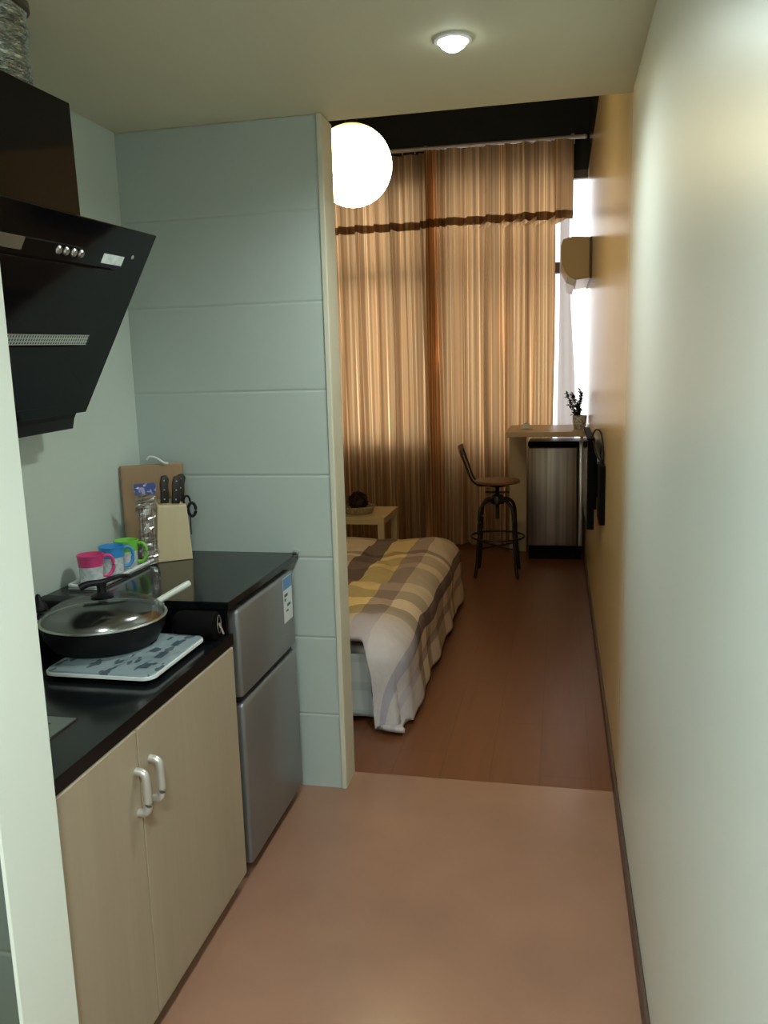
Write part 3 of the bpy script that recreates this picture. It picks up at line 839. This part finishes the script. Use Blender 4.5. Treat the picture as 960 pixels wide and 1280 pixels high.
mf = thing('mini_fridge', 'small brushed steel fridge with dark top band under the high table', 'fridge', (-.03, 6.8, 0))
obj('body', B(box, -.238, .190, 6.655, 6.985, .10, .958, .004, 1), M['fridge_side'], mf)
obj('door', B(box, -.238, .146, 6.60, 6.65, .115, .918, .010, 3), M['minifridge'], mf, 40)
obj('top_band', B(box, -.240, .150, 6.602, 6.653, .921, .960, .003, 1), M['black_cloth'], mf)
obj('side_strip', B(box, .158, .190, 6.605, 6.65, .115, .955, .006, 2), M['chrome'], mf, 40)
obj('handle_slot', B(box, .147, .157, 6.625, 6.65, .55, .918), M['black'], mf)
obj('base', B(box, -.23, .182, 6.64, 6.98, 0, .099), M['black_cloth'], mf)

vp = thing('potted_plant', 'dark twiggy plant in a speckled pot on the high table corner', 'plant', (.150, 6.47, 1.068))
obj('pot', B(lathe, [(0, 1.0685), (.042, 1.0685), (.046, 1.078), (.052, 1.125), (.055, 1.172), (.050, 1.173), (.046, 1.13), (0, 1.12)], (.155, 6.47, 0), 28), M['mosaic'], vp, 35)
rnd = random.Random(4)
tips = []
def stems(bm):
    for k in range(5):
        a = rnd.uniform(0, 6.28); x, y = .150, 6.47
        pts = [(x, y, 1.112)]; q = Vector((x, y, 1.12)); dx = rnd.uniform(-.018, .012)
        for s in range(5):
            q = q + Vector((dx + rnd.uniform(-.012, .010), rnd.uniform(-.02, .02), rnd.uniform(.03, .055))); q.x = min(q.x, .188)
            pts.append(tuple(q)); tips.append(Vector(q)); tips.append(Vector(q) + Vector((0, .01, -.02)))
        tube(bm, spline(pts, 4), .0032, 6)
obj('stems', B(stems), M['leaf'], vp, 60)
def leafblade(bm, p, d, L, w):
    d = d.normalized(); s = d.cross(Vector((0, 0, 1)))
    if s.length < .1: s = Vector((1, 0, 0))
    s.normalize(); n = s.cross(d)
    v = [bm.verts.new(q) for q in (p, p + d * L * .5 + s * w + n * w * .3, p + d * L, p + d * L * .5 - s * w + n * w * .3)]
    bm.faces.new((v[0], v[1], v[2])); bm.faces.new((v[0], v[2], v[3]))
def leaves(bm):
    for t in tips:
        for k in range(6):
            d = Vector((rnd.uniform(-1, .7), rnd.uniform(-1, 1), rnd.uniform(-.5, .8)))
            if t.x + d.normalized().x * .035 > .205: d.x = -abs(d.x)
            leafblade(bm, t, d, rnd.uniform(.026, .042), .012)
obj('leaves', B(leaves), M['leaf'], vp)

def napkin(bm):
    n = 12
    g = [[bm.verts.new((-.305 + .11 * i / n, 6.50 + .12 * j / n, 1.0685 +   .06 * max(0, math.sin(PI * i / n)) * (.6 + .8 * abs(noise.noise(Vector((i * .33, j * .41, 2))))) * max(.1, math.sin(PI * j / n)))) for i in range(n + 1)] for j in range(n + 1)]
    for j in range(n):
        for i in range(n): bm.faces.new((g[j][i], g[j][i + 1], g[j + 1][i + 1], g[j + 1][i]))
tag(obj('napkin', B(napkin), M['paper'], None, 60), 'crumpled white paper napkin on the high table', 'napkin')

# ------------------------------------------------------------------ bar stool
SX, SY = -.447, 6.10
st = thing('bar_stool', 'dark iron bar stool with round brown wooden seat beside the high table', 'stool', (SX, SY, 0))
obj('seat', B(lathe, [(0, .700), (.150, .700), (.168, .706), (.170, .716), (.164, .724), (.12, .727), (0, .722)], (SX, SY, 0), 40), M['stoolwood'], st, 40)
obj('seat_plate', B(lathe, [(0, .675), (.06, .675), (.075, .699), (0, .699)], (SX, SY, 0), 24), M['iron'], st, 40)
def screw(bm):
    lathe(bm, [(0, .43)] + [(.013 + (.003 if i % 2 else 0), .43 + i * .006) for i in range(41)] + [(0, .676)], (SX, SY, 0), 16)
obj('screw_post', B(screw), M['iron'], st, 30)
obj('collar', B(lathe, [(.018, .545), (.05, .545), (.055, .56), (.045, .60), (.03, .615), (.018, .615), (.018, .545)], (SX, SY, 0), 24), M['iron'], st, 40)
obj('height_handle', B(tube, [(SX - .09, SY, .63), (SX + .09, SY, .63)], .007, 8), M['iron'], st, 60)
for k in range(4):
    a = PI / 4 + k * PI / 2; cx, cy = math.cos(a), math.sin(a)
    pts = spline([(SX + cx * r, SY + cy * r, z) for r, z in ((.04, .578), (.10, .572), (.155, .535), (.178, .46), (.186, .30), (.205, .10), (.222, .0))], 6)
    pts = [Vector((p.x, p.y, max(p.z, .012))) for p in pts]
    obj('leg', B(tube, pts, .0125, 10), M['iron'], st, 60)
obj('foot_ring', B(tube, circ((SX, SY, .295), .199, 40), .008, 8, True), M['iron'], st, 60)
def xbar(bm):
    for a in (PI / 4, 3 * PI / 4):
        tube(bm, [(SX + .19 * math.cos(a), SY + .19 * math.sin(a), .22), (SX - .19 * math.cos(a), SY - .19 * math.sin(a), .22)], .006, 8)
obj('cross_bar', B(xbar), M['iron'], st, 60)
for s in (-1, 1):
    pts = spline([(SX - .06, SY + s * .05, .692), (SX - .13, SY + s * .065, .692), (SX - .185, SY + s * .075, .735), (SX - .225, SY + s * .085, .84), (SX - .268, SY + s * .09, .955)], 6)
    obj('back_rod', B(tube, pts, .008, 8), M['iron'], st, 60)
def backslat(bm):
    n = 14; g = []
    for i in range(n + 1):
        s = -1 + 2 * i / n; y = SY + s * .125; x = SX - .268 + .010 * s * s
        g.append([bm.verts.new((x + dx, y, z)) for dx, z in ((.0, .905), (-.020, .985), (-.012, .988), (.009, .905))])
    for a, b in zip(g[:-1], g[1:]):
        for k in range(4): bm.faces.new((a[k], a[(k + 1) % 4], b[(k + 1) % 4], b[k]))
    bm.faces.new(g[0]); bm.faces.new(g[-1][::-1])
obj('backrest', B(backslat), M['stoolwood'], st, 50)

# ------------------------------------------------------------------ television and cable
tv = thing('television', 'thin black flat television mounted on the right wall opposite the bed', 'television', (.17, 4.6, .95))
obj('case', B(box, .143, .178, 4.20, 4.98, .725, 1.19, .004, 2), M['black_cloth'], tv)
obj('screen', B(box, .1415, .1428, 4.212, 4.968, .745, 1.178), M['screen'], tv)
obj('rear_bulge', B(box, .178, .196, 4.36, 4.84, .80, 1.10, .006, 2), M['black'], tv)
obj('wall_bracket', B(box, .1962, .2165, 4.40, 4.80, .86, 1.04, .002, 1), M['iron'], tv)
bx = thing('shade_box', 'small black box added for the shadow and cables on the right wall before the television', 'media box', (.2, 4.05, .8))  # black box stands in for a dark wall area of shadow and cables
obj('case', B(box, .190, .2165, 3.93, 4.16, .80, 1.08, .004, 2), M['black_cloth'], bx)
obj('plug', B(box, .192, .214, 4.10, 4.15, .765, .799, .003, 1), M['red'], bx)
def cable(bm):
    tube(bm, spline([(.165, 4.24, 1.196), (.175, 4.10, 1.24), (.196, 4.02, 1.23), (.206, 3.98, 1.16), (.208, 4.0, 1.085)], 8), .004, 8)
    tube(bm, spline([(.168, 4.30, 1.196), (.170, 4.18, 1.17), (.185, 4.08, 1.11), (.205, 4.03, 1.10), (.208, 3.97, 1.13), (.204, 4.05, 1.17), (.2, 4.10, 1.12), (.206, 4.06, 1.085)], 8), .004, 8)
tag(obj('power_cable', B(cable), M['black'], None, 60), 'looped black power cable above the wall box beside the television', 'cable')

# ------------------------------------------------------------------ coffee table and basket
cf = thing('coffee_table', 'low square pale birch table between the bed and the curtain', 'table', (-1.565, 6.22, 0))
obj('tabletop', B(box, -1.84, -1.29, 5.945, 6.495, .40, .45, .002, 1), M['coffee'], cf)
for x in (-1.84, -1.34):
    for y in (5.945, 6.445): obj('leg', B(box, x, x + .05, y, y + .05, 0, .3995), M['coffee'], cf)
BX, BY = -1.545, 6.18
bk = thing('woven_bowl', 'shallow pale woven bowl on the low birch table', 'bowl', (BX, BY, .45))
obj('bowl', B(lathe, [(0, .4505), (.10, .4505), (.118, .465), (.13, .50), (.122, .502), (.11, .47), (0, .46)], (BX, BY, 0), 36), M['basket'], bk, 35)
obj('rim', B(tube, circ((BX, BY, .502), .126, 32), .007, 8, True), M['basket'], bk, 60)
def pine(bm):
    rr = random.Random(2)
    for k in range(420):
        d = Vector((rr.gauss(0, 1), rr.gauss(0, 1), rr.gauss(.25, 1))).normalized()
        if d.z < -.35: d.z = -d.z
        p = Vector((BX, BY, .535)) + Vector((d.x * .065, d.y * .065, d.z * .062))
        leafblade(bm, p, d + Vector((rr.uniform(-.5, .5), rr.uniform(-.5, .5), rr.uniform(-.2, .5))), rr.uniform(.018, .032), .009)
    lathe(bm, [(0, .468), (.05, .475), (.072, .52), (.068, .57), (.04, .598), (0, .604)], (BX, BY, 0), 20)
tag(obj('dried_plant', B(pine), M['darkleaf']), 'dark red-brown bushy plant ball sitting in the woven bowl', 'plant')

# ------------------------------------------------------------------ bed
bd = thing('bed', 'low bed with white mattress under the plaid duvet beside the partition', 'bed', (-1.5, 4.4, 0))
obj('base', B(box, -2.30, -.80, 3.42, 5.36, .0, .14, .01, 2), M['bedbase'], bd)
obj('mattress', B(box, -2.32, -.775, 3.40, 5.38, .141, .335, .03, 4), M['mattress'], bd, 40)

CX0, CX1, CY0, CY1 = -2.36, -.80, 3.40, 5.33
def drape(X, Y):
    cx, cy = min(max(X, CX0), CX1), min(max(Y, CY0), CY1)
    d = math.hypot(X - cx, Y - cy); r = .125; top = .405
    puff = .042 * noise.noise(Vector((X * 3.1, Y * 2.2, 0))) + .020 * noise.noise(Vector((X * 7, Y * 5.0, 3))) + .010 * noise.noise(Vector((X * 15, Y * 9, 6)))
    puff += -.018 * math.exp(-((X + .98 + .05 * math.sin(Y * 4)) / .05) ** 2) * smooth(3.9, 4.3, Y) * smooth(5.0, 4.6, Y)
    if d < 1e-6: return Vector((X, Y, top + puff * smooth(0, .25, min(CX1 - X + .1, Y - CY0 + .1, CY1 - Y + .1) + .1)))
    dx, dy = (X - cx) / d, (Y - cy) / d
    per = (cy if abs(dx) > abs(dy) else cx) + .35 * math.atan2(dy, dx)
    f = math.sin(per * 11 + 1.1 * math.sin(per * 4.3)) + .5 * math.sin(per * 23 + 1)
    if d < r * PI / 2:
        hh, dr = r * math.sin(d / r), r * (1 - math.cos(d / r)); k = 0
    else:
        e = d - r * PI / 2; hh, dr = r + .13 * e, r + .98 * e; k = min(1, e / .2)
    z = top - dr
    hh += .009 * f * k
    hh += .03 * math.sin(min(1, d / .3) * PI) * (.5 + .5 * noise.noise(Vector((per * 3, 1, 5))))
    zmin = .018 + .004 * math.sin(per * 20)
    if z < zmin: hh += (zmin - z) * .25; z = zmin
    return Vector((cx + dx * hh, cy + dy * hh, z + puff * (1 - k) * .6))
def duvet(bm):
    uvl = bm.loops.layers.uv.new('flat')
    nx, ny = 150, 170; xa, xb = -2.55, CX1 + .455; g = []; fl = {}
    for j in range(ny + 1):
        row = []
        for i in range(nx + 1):
            X = xa + (xb - xa) * i / nx; U = X
            ln = .105 + .04 * math.sin(X * 9) + (.455 - .105) * smooth(-.84, -.70, X)
            ya, yb = CY0 - ln, CY1 + .40
            Y = ya + (yb - ya) * (j / ny)
            v = bm.verts.new(drape(X, Y)); fl[v] = (X, Y); row.append(v)
        g.append(row)
    for j in range(ny):
        for i in range(nx):
            f = bm.faces.new((g[j][i], g[j][i + 1], g[j + 1][i + 1], g[j + 1][i]))
            for l in f.loops: l[uvl].uv = fl[l.vert]
dv = obj('duvet', B(duvet), M['duvet'], None, 180)
md = dv.modifiers.new('thickness', 'SOLIDIFY'); md.thickness = .022; md.offset = 1
tag(dv, 'puffy plaid duvet in cream, yellow and taupe stripes spread over the bed', 'duvet')

def sheet(bm):
    nx, nz = 110, 16; g = []
    for j in range(nz + 1):
        t = j / nz; row = []
        for i in range(nx + 1):
            x = -2.34 + 1.585 * i / nx
            y = 3.372 - .012 * math.sin(x * 14 + 2) * (1 - t) - .008 * math.sin(x * 31) * (1 - t) - .022 * (1 - t)
            row.append(bm.verts.new((x, y, .012 + .010 * math.sin(x * 5) * (1 - t) + .008 + .295 * t)))
        g.append(row)
    for j in range(nz):
        for i in range(nx): bm.faces.new((g[j][i], g[j][i + 1], g[j + 1][i + 1], g[j + 1][i]))
sh = obj('bed_sheet', B(sheet), M['sheet'], None, 180)
md = sh.modifiers.new('thickness', 'SOLIDIFY'); md.thickness = .003
tag(sh, 'pale blue checked sheet hanging to the floor at the near bed end', 'bed sheet')

# ------------------------------------------------------------------ daylight and world
w = bpy.data.worlds.new('overcast day'); sc.world = w; w.use_nodes = True
bg = w.node_tree.nodes['Background']; bg.inputs['Color'].default_value = (1.0, .97, .93, 1); bg.inputs['Strength'].default_value = 3.0
pl = bpy.data.lights.new('window_portal', 'AREA'); pl.shape = 'RECTANGLE'; pl.size = XW - XB; pl.size_y = ZW - ZS; pl.cycles.is_portal = True
po = bpy.data.objects.new('window_portal', pl); COL.objects.link(po); po.location = ((XW + XB) / 2, YF + .2, (ZS + ZW) / 2); po.rotation_euler = (-PI / 2, 0, 0)

# ------------------------------------------------------------------ camera
yaw, pit, rol, f = .2132, .1710, -.0283, 1020.9
fw = Vector((-math.sin(yaw) * math.cos(pit), math.cos(yaw) * math.cos(pit), -math.sin(pit)))
r = Vector((math.cos(yaw), math.sin(yaw), 0)); u = r.cross(fw)
r2 = r * math.cos(rol) + u * math.sin(rol); u2 = -r * math.sin(rol) + u * math.cos(rol)
cam = bpy.data.cameras.new('camera'); co = bpy.data.objects.new('camera', cam); COL.objects.link(co)
cam.sensor_fit = 'HORIZONTAL'; cam.sensor_width = 36; cam.lens = 36 * f / 960; cam.clip_start = .02
co.matrix_world = Matrix(((r2.x, u2.x, -fw.x, 0), (r2.y, u2.y, -fw.y, 0), (r2.z, u2.z, -fw.z, 1.55), (0, 0, 0, 1)))
sc.camera = co
